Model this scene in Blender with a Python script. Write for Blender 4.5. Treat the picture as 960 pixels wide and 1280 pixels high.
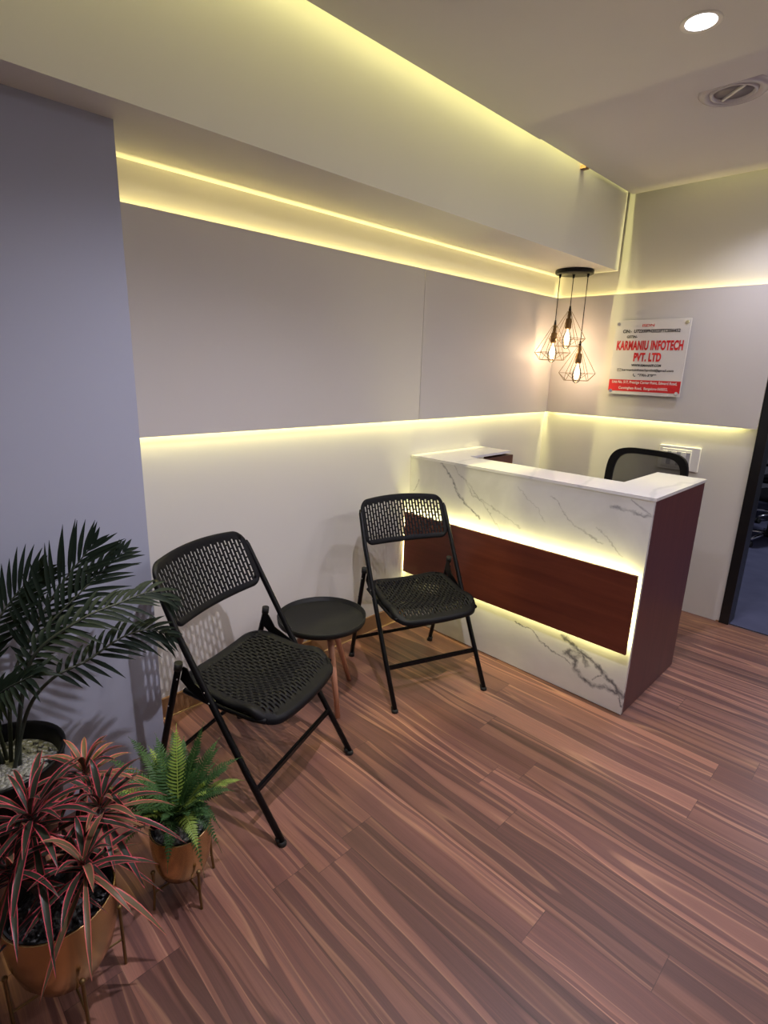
import bpy, bmesh, math, random
from mathutils import Vector, Matrix, Euler
S = bpy.context.scene
COL = S.collection
for o in list(bpy.data.objects): bpy.data.objects.remove(o)
PI = math.pi
random.seed(7)

# ------------------------------------------------------------------ camera
CX, CY, CZ, YAW, PITCH, ROLL, FPX = 2.17731, -3.91167, 1.54682, 0.78403, -0.25828, 0.03152, 682.99
F = Vector((-math.sin(YAW)*math.cos(PITCH), math.cos(YAW)*math.cos(PITCH), math.sin(PITCH)))
R0 = F.cross(Vector((0,0,1))).normalized(); U0 = R0.cross(F)
RV = R0*math.cos(ROLL) + U0*math.sin(ROLL); UV = -R0*math.sin(ROLL) + U0*math.cos(ROLL)
cam = bpy.data.cameras.new('camera'); co = bpy.data.objects.new('camera', cam); COL.objects.link(co)
co.matrix_world = Matrix(((RV.x,UV.x,-F.x,CX),(RV.y,UV.y,-F.y,CY),(RV.z,UV.z,-F.z,CZ),(0,0,0,1)))
cam.sensor_fit = 'HORIZONTAL'; cam.sensor_width = 36; cam.lens = 36*FPX/960; cam.clip_start = .02
S.camera = co

# ------------------------------------------------------------------ world, exposure, lights
S.view_settings.view_transform = 'Standard'; S.view_settings.look = 'None'
S.view_settings.gamma = 1; S.view_settings.use_curve_mapping = False
S.view_settings.exposure = 0.14
w = bpy.data.worlds.new('world'); S.world = w; w.use_nodes = True
w.node_tree.nodes['Background'].inputs[0].default_value = (.5,.5,.7,1)
w.node_tree.nodes['Background'].inputs[1].default_value = .02
LED = (1.0, .82, .30); LED2 = (1.0, .92, .36); COOL = (.90, .86, 1.0)

def area(name, loc, direction, sx, sy, power, color, spread=PI, xaxis=None):
    l = bpy.data.lights.new(name, 'AREA'); l.shape = 'RECTANGLE'; l.size = sx; l.size_y = sy
    l.energy = power; l.color = color; l.spread = spread
    o = bpy.data.objects.new(name, l); COL.objects.link(o)
    z = -Vector(direction).normalized(); x = Vector(xaxis).normalized(); y = z.cross(x)
    o.matrix_world = Matrix(((x.x,y.x,z.x,loc[0]),(x.y,y.y,z.y,loc[1]),(x.z,y.z,z.z,loc[2]),(0,0,0,1)))
    return o
def spot(name, loc, power, color, angle, radius=.045, blend=.6, tilt=(0,0,0)):
    l = bpy.data.lights.new(name, 'SPOT'); l.energy = power; l.color = color
    l.spot_size = angle; l.spot_blend = blend; l.shadow_soft_size = radius
    o = bpy.data.objects.new(name, l); COL.objects.link(o); o.location = loc; o.rotation_euler = tilt
    return o
# room dimensions
T, Z1, Z2, XR = .035, 1.258, 2.073, 1.417          # wall cladding thickness, bottom, top, right end
PX, PY = .3094, -3.204                             # pillar face and its far edge
BX, BY, BZ = .4524, -.036, 2.22                    # boxed beam
ZC = 2.6725
DY, DX, DY2, DH = -1.515, 1.3975, -.83, 1.05       # reception desk
XMAX, YMIN = 3.7, -6.2
# LED strips lie in the hollow behind the cladding and shine down and up along the wall
area('led_light', (.016, (PY+0)/2, Z1+.05), (-.3,0,-1), 3.15, .010, 9.5, LED2, xaxis=(0,1,0))
area('led_light', (XR/2, -.016, Z1+.05), (0,.3,-1), XR-.16, .010, 3.8, LED2, xaxis=(1,0,0))
area('led_light', (.014, (PY+0)/2, Z2-.05), (0,0,1), 3.15, .012, 6.5, LED, xaxis=(0,1,0))
area('led_light', (XR/2, -.014, Z2-.05), (0,.1,1), XR-.05, .010, 2.1, LED, xaxis=(1,0,0))
# LED strip on the edge of the dropped ceiling, shining on the beam and on the back wall
area('led_light', (.476, -2.4, ZC+.27), (-.12,0,-1), 3.6, .02, 50, LED2, xaxis=(0,1,0))
area('led_light', (2.05, -.018, ZC+.27), (0,.12,-1), 2.6, .02, 14, LED2, xaxis=(1,0,0))
# round ceiling downlights, followed by added fill spots without fixtures
DOWN = [(1.395,-.46), (1.376,-1.737), (1.45,-3.0)]
for i,(x,y) in enumerate(DOWN):
    spot('downlight_or_fill', (x, y, ZC-.045), (30, 42, 125)[i], COOL, math.radians(130), .016, 1.0)
for y_ in (-.6,-1.5,-2.4): spot('downlight_or_fill', (3.0,y_,ZC-.03), 30, (.97,.92,1), math.radians(179), .05, .35)  # added fill spots that lift the panels and ceiling; no fixtures
spot('downlight_or_fill', (3.3,-4.9,ZC-.03), 3, (.75,.78,1), math.radians(160), .05, .8)  # weak added fill behind the camera, no fixture
spot('far_room_fill', (2.2, 2.0, 2.5), 110, (.82,.85,1), math.radians(160), .1, .8)  # added fill for the room beyond the doorway, source unseen

# ------------------------------------------------------------------ materials
def mat(name, color=(.8,.8,.8), rough=.5, metal=0, spec=.5, emit=None, estr=0):
    m = bpy.data.materials.new(name); m.use_nodes = True
    b = m.node_tree.nodes['Principled BSDF']
    b.inputs['Base Color'].default_value = (*color,1); b.inputs['Roughness'].default_value = rough
    b.inputs['Metallic'].default_value = metal; b.inputs['Specular IOR Level'].default_value = spec
    if emit: b.inputs['Emission Color'].default_value = (*emit,1); b.inputs['Emission Strength'].default_value = estr
    return m
class NT:
    def __init__(s, m): s.t = m.node_tree; s.b = s.t.nodes['Principled BSDF']
    def n(s, typ, **kw):
        nd = s.t.nodes.new(typ)
        for k,v in kw.items(): setattr(nd, k, v)
        return nd
    def put(s, sock, v):
        if isinstance(v, bpy.types.NodeSocket): s.t.links.new(v, sock)
        elif v is not None: sock.default_value = v
    def math(s, op, a, b=None, c=None, clamp=False):
        nd = s.n('ShaderNodeMath', operation=op, use_clamp=clamp)
        s.put(nd.inputs[0], a); s.put(nd.inputs[1], b)
        if c is not None: s.put(nd.inputs[2], c)
        return nd.outputs[0]
    def vec(s, op, a, b=None):
        nd = s.n('ShaderNodeVectorMath', operation=op); s.put(nd.inputs[0], a)
        if b is not None: s.put(nd.inputs['Scale'] if op=='SCALE' else nd.inputs[1], b)
        return nd.outputs['Value'] if op in ('DOT_PRODUCT','LENGTH') else nd.outputs['Vector']
    def obj(s): return s.n('ShaderNodeTexCoord').outputs['Object']
    def sep(s, v):
        nd = s.n('ShaderNodeSeparateXYZ'); s.put(nd.inputs[0], v); return nd.outputs
    def comb(s, x=0., y=0., z=0.):
        nd = s.n('ShaderNodeCombineXYZ'); s.put(nd.inputs[0],x); s.put(nd.inputs[1],y); s.put(nd.inputs[2],z); return nd.outputs[0]
    def noise(s, v, scale=5., detail=3., rough=.5, dist=0.):
        nd = s.n('ShaderNodeTexNoise'); s.put(nd.inputs['Vector'], v)
        nd.inputs['Scale'].default_value=scale; nd.inputs['Detail'].default_value=detail
        nd.inputs['Roughness'].default_value=rough; nd.inputs['Distortion'].default_value=dist
        return nd.outputs
    def ramp(s, f, stops, interp='LINEAR'):
        nd = s.n('ShaderNodeValToRGB'); s.put(nd.inputs[0], f); r = nd.color_ramp; r.interpolation = interp
        while len(r.elements) < len(stops): r.elements.new(.5)
        for e,(p,c) in zip(r.elements, stops): e.position = p; e.color = (*c,1)
        return nd.outputs[0]
    def mix(s, f, a, b, typ='MIX'):
        nd = s.n('ShaderNodeMix', data_type='RGBA', blend_type=typ); s.put(nd.inputs['Factor'], f)
        s.put(nd.inputs[6], a if isinstance(a, bpy.types.NodeSocket) else (*a,1)); s.put(nd.inputs[7], b if isinstance(b, bpy.types.NodeSocket) else (*b,1))
        return nd.outputs[2]
    def bump(s, h, st=.2, dist=.01):
        nd = s.n('ShaderNodeBump'); nd.inputs['Strength'].default_value = st; nd.inputs['Distance'].default_value = dist
        s.put(nd.inputs['Height'], h); s.t.links.new(nd.outputs[0], s.b.inputs['Normal'])
    def color(s, c): s.t.links.new(c, s.b.inputs['Base Color'])

def paint(name, c, rough=.6):
    m = mat(name, c, rough, spec=.3); n = NT(m)
    v = n.noise(n.obj(), 1.3, 3)[0]
    n.color(n.mix(v, tuple(x*.96 for x in c), tuple(min(1,x*1.04) for x in c)))
    n.bump(n.noise(n.obj(), 180, 2)[0], .04, .002)
    return m
M = {}
M['wall'] = paint('wall_paint', (.66,.64,.60))
M['panel'] = paint('cladding_laminate', (.60,.575,.55), .45)
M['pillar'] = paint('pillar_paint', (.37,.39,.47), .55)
M['ceil'] = paint('ceiling_paint', (.68,.665,.68))
M['beam'] = paint('beam_paint', (.74,.73,.69))
M['black_frame'] = mat('black_door_frame', (.008,.008,.009), .35)
M['ply'] = mat('plinth_board', (.30,.16,.07), .55)
M['blackmetal'] = mat('black_powder_coat', (.003,.003,.004), .36, spec=.22)
M['blackplastic'] = mat('black_plastic', (.006,.006,.0075), .48, spec=.14)
M['rubber'] = mat('black_rubber', (.008,.008,.008), .7)
M['chrome'] = mat('chrome', (.75,.75,.78), .15, 1)
M['brass'] = mat('brushed_brass', (.60,.41,.19), .24, 1)
M['brasswire'] = mat('antique_brass_wire', (.22,.15,.065), .4, .9)
M['socket'] = mat('bronze_socket', (.20,.12,.05), .45, .8)
M['tray'] = mat('black_tray_metal', (.009,.009,.0085), .5, spec=.22)
M['white_plastic'] = mat('white_plastic', (.78,.77,.74), .35)
M['grey_plastic'] = mat('grey_plastic', (.42,.42,.44), .4)
M['red'] = mat('red_vinyl', (.62,.015,.02), .5)
M['ink'] = mat('black_vinyl', (.02,.015,.018), .5)
M['white_ink'] = mat('white_vinyl', (.75,.7,.68), .5)
M['led_lens'] = mat('downlight_lens', (1,1,1), .4, emit=(1,.93,1), estr=9)
M['filament'] = mat('filament', (1,.8,.5), .4, emit=(1,.80,.60), estr=18)
M['darkwood_inner'] = mat('dark_laminate', (.10,.035,.025), .5)

def wood_mat(name, dark, mid, light, axis, rough=.35, sc=1.0):
    m = mat(name, mid, rough); n = NT(m)
    s = [22*sc]*3; s[axis] = 1.6*sc
    p = n.n('ShaderNodeMapping'); n.put(p.inputs[0], n.obj()); p.inputs['Scale'].default_value = s
    a = n.noise(p.outputs[0], 1.0, 5, .6, .6)[0]
    fine = n.noise(p.outputs[0], 7.0, 2, .5)[0]
    c = n.ramp(a, [(.25,dark),(.5,mid),(.78,light)])
    n.color(n.mix(n.math('MULTIPLY', fine, .35), c, dark))
    n.bump(fine, .05, .002)
    return m
M['mahogany'] = wood_mat('mahogany_laminate', (.085,.018,.010), (.125,.028,.013), (.165,.042,.02), 0, .38)
M['mahogany_side'] = wood_mat('side_laminate', (.075,.020,.018), (.105,.03,.026), (.13,.04,.033), 2, .4)
M['beech'] = wood_mat('beech_leg', (.38,.16,.09), (.52,.25,.15), (.62,.32,.2), 2, .5)

# laminate plank floor, planks run along x
def floor_mat():
    m = mat('plank_floor', (.3,.15,.1), .36); n = NT(m)
    X,Y,Z = n.sep(n.obj())
    W, LN = .138, 1.22
    yr = n.math('DIVIDE', n.math('ADD', Y, .023), W); row = n.math('FLOOR', yr); fy = n.math('FRACT', yr)
    wn = n.n('ShaderNodeTexWhiteNoise', noise_dimensions='1D'); n.put(wn.inputs['W'], row)
    xs = n.math('ADD', n.math('DIVIDE', X, LN), n.math('MULTIPLY', wn.outputs['Value'], 3.7))
    colm = n.math('FLOOR', xs); fx = n.math('FRACT', xs)
    w2 = n.n('ShaderNodeTexWhiteNoise', noise_dimensions='2D'); n.put(w2.inputs['Vector'], n.comb(row, colm, 0.))
    pid = w2.outputs['Value']; off = n.math('MULTIPLY', pid, 37.)
    wob = n.math('MULTIPLY', n.math('SUBTRACT', n.noise(n.comb(n.math('MULTIPLY',X,1.5), n.math('MULTIPLY',Y,4.), off), 1., 2)[0], .5), .055)
    yy = n.math('ADD', Y, wob)
    # broad strips then streaks
    strip = n.noise(n.comb(n.math('MULTIPLY',X,.26), n.math('MULTIPLY',yy,7.4), off), 1., 1., .45)[0]
    streak = n.noise(n.comb(n.math('MULTIPLY',X,.45), n.math('MULTIPLY',yy,46.), off), 1., 2, .5)[0]
    fine = n.noise(n.comb(n.math('MULTIPLY',X,9.), n.math('MULTIPLY',yy,420.), off), 1., 2)[0]
    base = n.ramp(strip, [(.26,(.115,.050,.040)),(.385,(.15,.066,.051)),(.392,(.30,.155,.095)),(.402,(.17,.078,.058)),(.465,(.215,.099,.071)),(.472,(.12,.053,.042)),(.508,(.145,.065,.050)),(.513,(.36,.19,.115)),(.523,(.255,.118,.082)),(.575,(.215,.098,.07)),(.582,(.115,.051,.041)),(.645,(.14,.063,.049)),(.651,(.33,.17,.105)),(.662,(.185,.084,.061)),(.74,(.13,.059,.046))])
    st = n.ramp(streak, [(.30,(.70,.66,.64)),(.42,(.98,.97,.96)),(.60,(1,1,1)),(.63,(1.25,1.2,1.1)),(.66,(1.03,1.02,1.0))])
    c = n.mix(1.0, base, st, 'MULTIPLY')
    tone = n.math('ADD', n.math('MULTIPLY', pid, .50), .78)
    c = n.mix(1.0, c, n.comb(tone, tone, tone), 'MULTIPLY')
    ff = n.math('ADD', n.math('MULTIPLY', fine, .5), .76)
    c = n.mix(1.0, c, n.comb(ff,ff,ff), 'MULTIPLY')
    seam = n.math('MAXIMUM', n.math('LESS_THAN', fy, .014), n.math('LESS_THAN', fx, .0018))
    c = n.mix(n.math('MULTIPLY', seam, .6), c, (.05,.025,.02))
    n.color(c)
    n.put(n.b.inputs['Roughness'], n.math('ADD', n.math('MULTIPLY', streak, .12), .36))
    n.bump(n.math('SUBTRACT', n.math('MULTIPLY', fine, .15), seam), .12, .0015)
    return m
M['floor'] = floor_mat()
def carpet_mat():
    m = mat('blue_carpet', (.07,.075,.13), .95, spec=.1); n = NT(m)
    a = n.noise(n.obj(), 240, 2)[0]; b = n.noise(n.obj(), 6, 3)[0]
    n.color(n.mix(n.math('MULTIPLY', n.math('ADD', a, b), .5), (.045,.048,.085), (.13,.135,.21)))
    n.bump(a, .5, .003)
    return m
M['carpet'] = carpet_mat()

VEINS = [ # (x, z) polylines, thickness, strength
 ([(.236,1.038),(.304,.97),(.374,.877),(.428,.833),(.48,.798),(.52,.77)], .0042, .75),
 ([(.33,1.04),(.351,1.0),(.458,.92),(.55,.839),(.617,.783),(.69,.703)], .0028, .45),
 ([(.40,.97),(.45,.90),(.479,.885),(.579,.854),(.773,.783)], .003, .35),
 ([(.02,.841),(.063,.878),(.067,.908)], .0022, .6),
 ([(.93,.964),(1.0,.907),(1.051,.859),(1.13,.827),(1.202,.80)], .0030, .4),
 ([(1.223,.976),(1.293,.979),(1.344,.972),(1.397,.965)], .0045, .6),
 ([(1.30,1.02),(1.36,.995),(1.40,.97)], .0035, .45),
 ([(1.164,.865),(1.217,.832),(1.268,.777),(1.296,.758)], .0025, .35),
 ([(.74,.985),(.80,.94),(.86,.90),(.90,.84)], .002, .25),
 ([(.80,.262),(.901,.253),(.952,.214),(1.024,.184),(1.095,.174),(1.124,.151)], .0028, .75),
 ([(1.07,.285),(1.153,.247),(1.209,.231),(1.264,.204),(1.304,.166),(1.349,.145),(1.397,.095)], .0075, .95),
 ([(1.10,.21),(1.153,.181),(1.15,.14),(1.187,.113),(1.247,.092),(1.304,.115),(1.37,.108)], .0085, .9),
 ([(1.243,.125),(1.285,.162)], .003, .6),
 ([(1.367,.124),(1.397,.055)], .0035, .8),
 ([(1.09,.20),(1.12,.225),(1.188,.231),(1.207,.179)], .008, .8),
 ([(1.11,.20),(1.15,.20),(1.17,.22)], .010, .6),
]
def marble_mat():
    m = mat('white_marble', (.66,.65,.64), .22); n = NT(m)
    P = n.obj()
    nz = n.noise(P, 9, 4, .6)[1]
    d = n.vec('SCALE', n.vec('SUBTRACT', nz, (.5,.5,.5)), .05)
    nz2 = n.noise(P, 45, 3, .6)[1]
    d2 = n.vec('SCALE', n.vec('SUBTRACT', nz2, (.5,.5,.5)), .028)
    Q = n.vec('MULTIPLY', n.vec('ADD', n.vec('ADD', P, d), d2), (1,0,1))
    tot = None
    for pts, th, st in VEINS:
        dmin = None
        for (x0,z0),(x1,z1) in zip(pts, pts[1:]):
            bx, bz = x1-x0, z1-z0; L2 = bx*bx+bz*bz
            pa = n.vec('SUBTRACT', Q, (x0,0,z0))
            h = n.math('DIVIDE', n.vec('DOT_PRODUCT', pa, (bx,0,bz)), L2, clamp=True)
            pr = n.vec('SCALE', n.comb(bx,0.,bz), h)
            dd = n.vec('LENGTH', n.vec('SUBTRACT', pa, pr))
            dmin = dd if dmin is None else n.math('MINIMUM', dmin, dd)
        k = n.math('MULTIPLY', n.math('SUBTRACT', 1., n.math('DIVIDE', dmin, th*2.0), clamp=True), st)
        tot = k if tot is None else n.math('MAXIMUM', tot, k)
    patch = n.math('SUBTRACT', n.noise(P, 22, 4, .7)[0], .16)
    tot = n.math('MULTIPLY', tot, n.math('MULTIPLY', patch, 3.2), clamp=True)
    cloud = n.noise(P, 2.2, 4, .6, 1.0)[0]
    base = n.ramp(cloud, [(.35,(.58,.57,.565)),(.6,(.66,.65,.64))])
    n.color(n.mix(n.math('MULTIPLY', tot, .9, clamp=True), base, (.10,.10,.115)))
    return m
M['marble'] = marble_mat()
def top_mat():
    m = mat('marble_top', (.7,.69,.7), .16); n = NT(m)
    P = n.obj()
    w_ = n.n('ShaderNodeTexWave', wave_type='BANDS'); n.put(w_.inputs[0], P); w_.inputs['Scale'].default_value=.9
    w_.inputs['Distortion'].default_value=9; w_.inputs['Detail'].default_value=4
    n.color(n.ramp(w_.outputs[0], [(0,(.60,.60,.61)),(.02,(.70,.69,.69)),(1,(.72,.71,.71))]))
    return m
M['marbletop'] = top_mat()
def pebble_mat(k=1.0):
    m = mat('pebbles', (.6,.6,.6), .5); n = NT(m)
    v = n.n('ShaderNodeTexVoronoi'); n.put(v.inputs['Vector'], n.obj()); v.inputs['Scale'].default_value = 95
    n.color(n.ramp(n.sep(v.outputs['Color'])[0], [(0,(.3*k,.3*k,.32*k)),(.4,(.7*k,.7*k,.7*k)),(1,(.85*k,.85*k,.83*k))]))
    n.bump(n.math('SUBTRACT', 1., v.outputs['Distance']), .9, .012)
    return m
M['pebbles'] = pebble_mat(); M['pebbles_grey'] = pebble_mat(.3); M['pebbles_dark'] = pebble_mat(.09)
def leaf_mat(name, edge, mid, thr, rough=.45, vary=.35):
    m = mat(name, mid, rough, spec=.2); n = NT(m)
    uv = n.n('ShaderNodeUVMap').outputs[0]; u,vv,_ = n.sep(uv)
    e = n.math('ABSOLUTE', n.math('SUBTRACT', u, .5)); e = n.math('MULTIPLY', e, 2.)
    e = n.math('ADD', e, n.math('MULTIPLY', n.math('SUBTRACT', n.noise(n.comb(n.math('MULTIPLY',u,3.),vv,0.), 14, 3)[0], .5), .35))
    ed = n.ramp(e, [(thr-.06,(0,0,0)),(thr+.06,(1,1,1))])
    tone = n.noise(n.obj(), 16, 2)[0]
    midc = n.mix(tone, tuple(c*(1-vary) for c in mid), tuple(c*(1+vary) for c in mid))
    n.color(n.mix(ed, midc, edge))
    return m
M['cordyline'] = leaf_mat('cordyline_leaf', (.50,.06,.085), (.028,.032,.020), .76, .36)
M['cordyline_warm'] = leaf_mat('cordyline_young_leaf', (.58,.12,.10), (.11,.08,.04), .74, .40)
M['palm'] = leaf_mat('palm_leaf', (.005,.011,.007), (.006,.013,.008), .8, .6)
M['stem'] = mat('palm_stem', (.02,.026,.018), .5)
M['fern'] = leaf_mat('fern_leaf', (.045,.10,.025), (.025,.065,.02), .8, .5, .7)
M['fern_pale'] = leaf_mat('fern_pale_leaf', (.26,.34,.06), (.18,.27,.05), .8, .5, .5)
M['trunk'] = mat('brown_trunk', (.035,.02,.015), .8)
def mesh_mat():
    m = bpy.data.materials.new('chair_mesh_fabric'); m.use_nodes = True; t = m.node_tree
    b = t.nodes['Principled BSDF']; b.inputs['Base Color'].default_value = (.03,.03,.03,1); b.inputs['Roughness'].default_value = .7
    tr = t.nodes.new('ShaderNodeBsdfTransparent'); mx = t.nodes.new('ShaderNodeMixShader'); out = t.nodes['Material Output']
    mx.inputs[0].default_value = .80
    t.links.new(tr.outputs[0], mx.inputs[1]); t.links.new(b.outputs[0], mx.inputs[2]); t.links.new(mx.outputs[0], out.inputs[0])
    return m
M['meshfab'] = mesh_mat()
def thin_glass(name, tint, gloss=.12):
    m = bpy.data.materials.new(name); m.use_nodes = True; t = m.node_tree; t.nodes.remove(t.nodes['Principled BSDF'])
    tr = t.nodes.new('ShaderNodeBsdfTransparent'); tr.inputs[0].default_value = (*tint,1)
    gl = t.nodes.new('ShaderNodeBsdfGlossy'); gl.inputs['Roughness'].default_value = .05
    lw = t.nodes.new('ShaderNodeLayerWeight'); lw.inputs[0].default_value = gloss
    mx = t.nodes.new('ShaderNodeMixShader'); out = t.nodes['Material Output']
    t.links.new(lw.outputs['Fresnel'], mx.inputs[0]); t.links.new(tr.outputs[0], mx.inputs[1]); t.links.new(gl.outputs[0], mx.inputs[2]); t.links.new(mx.outputs[0], out.inputs[0])
    return m
M['bulbglass'] = thin_glass('bulb_glass', (1,.95,.85), .2)
M['acrylic'] = mat('white_acrylic', (.66,.64,.62), .12)

# ------------------------------------------------------------------ mesh helpers
def bbox(bm, x0,x1,y0,y1,z0,z1):
    vs = [bm.verts.new((x,y,z)) for x in (x0,x1) for y in (y0,y1) for z in (z0,z1)]
    for f in ((0,1,3,2),(4,6,7,5),(0,4,5,1),(2,3,7,6),(0,2,6,4),(1,5,7,3)): bm.faces.new([vs[i] for i in f])
    return vs
def BM(): return bmesh.new()
def box(x0,x1,y0,y1,z0,z1, bevel=0, seg=2):
    bm = BM(); bbox(bm,x0,x1,y0,y1,z0,z1)
    if bevel: bmesh.ops.bevel(bm, geom=bm.edges[:], offset=bevel, segments=seg, affect='EDGES', profile=.5)
    return bm
def tube(bm, pts, r, n=10, caps=True, flat=None):
    """sweep a circle (or an ellipse, flat=(axis, factor)) along points; r may be a list"""
    pts = [Vector(p) for p in pts]; rs = r if isinstance(r,(list,tuple)) else [r]*len(pts)
    rings = []; up = None
    for i,p in enumerate(pts):
        t = (pts[min(i+1,len(pts)-1)] - pts[max(i-1,0)]).normalized()
        if up is None:
            up = Vector((0,0,1)) if abs(t.z) < .9 else Vector((1,0,0))
        a = (up - t*up.dot(t)).normalized(); b = t.cross(a); up = a
        rings.append([bm.verts.new(p + (a*math.cos(2*PI*k/n) + b*math.sin(2*PI*k/n))*rs[i]) for k in range(n)])
    for A,B in zip(rings, rings[1:]):
        for k in range(n):
            f = bm.faces.new((A[k],A[(k+1)%n],B[(k+1)%n],B[k])); f.smooth = True
    if caps:
        bm.faces.new(rings[0][::-1]); bm.faces.new(rings[-1])
    return bm
def lathe(bm, prof, c=(0,0,0), n=32, cap_bottom=False, cap_top=False):
    rings = []
    for r,z in prof:
        rings.append([bm.verts.new((c[0]+max(r,1e-4)*math.cos(2*PI*k/n), c[1]+max(r,1e-4)*math.sin(2*PI*k/n), c[2]+z)) for k in range(n)])
    for A,B in zip(rings, rings[1:]):
        for k in range(n):
            f = bm.faces.new((A[k],A[(k+1)%n],B[(k+1)%n],B[k])); f.smooth = True
    if cap_bottom: bm.faces.new(rings[0][::-1])
    if cap_top: bm.faces.new(rings[-1])
    return bm
def obj(name, bm, m, parent=None, smooth=None, local=False, angle=35, fixn=True):
    me = bpy.data.meshes.new(name)
    if fixn: bmesh.ops.recalc_face_normals(bm, faces=bm.faces[:])
    if parent is not None and not local:
        off = Vector(parent.location)
        if parent.parent: off += Vector(parent.parent.location)
        bmesh.ops.translate(bm, verts=bm.verts[:], vec=-off)
    bm.to_mesh(me); bm.free()
    o = bpy.data.objects.new(name, me); COL.objects.link(o)
    for mm in (m if isinstance(m,(list,tuple)) else [m]): me.materials.append(mm)
    if smooth:
        for p in me.polygons: p.use_smooth = True
        me.set_sharp_from_angle(angle=math.radians(angle))
    if parent is not None: o.parent = parent
    return o
def thing(name, label, cat, loc=(0,0,0), rz=0, group=None):
    o = bpy.data.objects.new(name, None); COL.objects.link(o); o.empty_display_size = .1
    o.location = loc; o.rotation_euler = (0,0,rz); tag(o,label,cat,group); return o
def tag(o, label, cat, group=None, kind=None):
    o['label'] = label; o['category'] = cat
    if group: o['group'] = group
    if kind: o['kind'] = kind
    return o
def struct(name, bm, m, **k):
    o = obj(name, bm, m, **k); o['kind'] = 'structure'; return o
def dup(root, loc, rz, label, group=None):
    r = root.copy(); COL.objects.link(r); r.location = loc; r.rotation_euler = (0,0,rz); r['label'] = label
    def rec(src, dst):
        for ch in list(src.children):
            c = ch.copy(); COL.objects.link(c); c.parent = dst; rec(ch, c)
    rec(root, r); return r

# ------------------------------------------------------------------ room shell
struct('floor', box(-.2, XMAX+.2, YMIN-.2, 0, -.1, 0), M['floor'])
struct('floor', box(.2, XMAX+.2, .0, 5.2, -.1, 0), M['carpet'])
struct('wall_left', box(-.15, 0, YMIN-.2, .0, 0, 3.0), M['wall'])
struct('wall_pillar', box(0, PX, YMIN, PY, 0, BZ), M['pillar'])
bm = BM(); bbox(bm, -.15, XR+.002, 0, .12, 0, 3.0); bbox(bm, XR+.002, XMAX+.15, 0, .12, 2.12, 3.0); bbox(bm, 2.75, XMAX+.15, 0, .12, 0, 2.12)
struct('wall_back', bm, M['wall'])
struct('wall_right', box(XMAX, XMAX+.15, YMIN-.2, 0, 0, 3.0), M['wall'])
struct('wall_front', box(-.15, XMAX+.15, YMIN-.15, YMIN, 0, 3.0), M['wall'])
# room behind the doorway
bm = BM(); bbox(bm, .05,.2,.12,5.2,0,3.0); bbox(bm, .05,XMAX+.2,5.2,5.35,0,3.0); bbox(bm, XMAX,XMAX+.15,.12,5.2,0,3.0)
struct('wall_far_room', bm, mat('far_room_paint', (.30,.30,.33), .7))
struct('ceiling', box(.05, XMAX+.2, .12, 5.35, 2.75, 2.85), M['ceil'])
# boxed beam and dropped ceiling
struct('trim_1', box(0, BX, YMIN, BY, BZ, 2.98), M['beam'])
struct('ceiling', box(.488, XMAX, -1.245, -.045, ZC, ZC+.012), M['ceil']); struct('ceiling', box(.516, XMAX, YMIN, -.046, ZC+.0125, ZC+.03), mat('void_absorber_board', (.12,.10,.09), .9))  # board on the slab top is made dark to soak up LED bounce
struct('ceiling', box(.515, XMAX, YMIN, -1.245, ZC-.022, ZC+.012), M['ceil'])
struct('ceiling', box(-.15, XMAX+.15, YMIN-.2, .15, 2.98, 3.08), mat('void_absorber', (.10,.10,.10), .9))  # upper ceiling colour invented dark, to cut LED bounce in the void
# small ledge the LED strip of the dropped ceiling lies on, coloured dark to cut LED bounce
struct('trim_2', box(.489, .515, -1.245, -.046, ZC+.0125, ZC+.03), mat('void_lip', (.12,.10,.09), .9))
struct('trim_3', box(.453, .487, -.70, -.66, ZC-.006, ZC+.012), M['ply'])
# wall cladding (two boards on the left wall, one on the back wall)
for k,(a,b) in enumerate(((PY, -1.5015), (-1.4985, -T))):
    struct('trim_%d'%(4+k), box(T-.012, T, a, b, Z1, Z2), M['panel'])
struct('trim_6', box(T, XR, -T, -T+.012, Z1, Z2), M['panel'])
for k in range(9):      # battens that carry the cladding
    y = -.3-.34*k
    struct('trim_7', box(.001, T-.012, y-.012, y+.012, Z1+.12, Z2-.12), M['ply'])
struct('trim_8', box(.06, XR-.1, -.023, -.001, 1.60, 1.66), M['ply'])
# skirting
struct('baseboard_left', box(0, .012, PY, DY-.01, .006, .10), M['ply'])
struct('baseboard_left', box(.0, .016, PY, DY-.01, 0, .007), mat('skirting_bead', (.55,.36,.16), .5))
struct('baseboard_back', box(DX, XR, -.006, 0, 0, .008), M['ply'])
# black door frame with threshold
d = BM(); bbox(d, XR, XR+.055, -.012, .13, 0, 2.12); bbox(d, XR, 2.76, -.012, .13, 2.10, 2.16); bbox(d, 2.70, 2.76, -.012, .13, 0, 2.12)
door = struct('door_1', d, M['black_frame'])
struct('trim_9', box(XR+.055, 2.70, -.004, .012, 0, .004), M['chrome'])

# ------------------------------------------------------------------ reception desk
desk = thing('reception_desk', 'white marble and mahogany reception desk with glowing LED panel front', 'reception desk', (.7,-1.17,0))
fr = obj('front_panel', box(.001, DX, DY, DY+.018, 0.004, DH-.014), M['marble'], desk)
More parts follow.
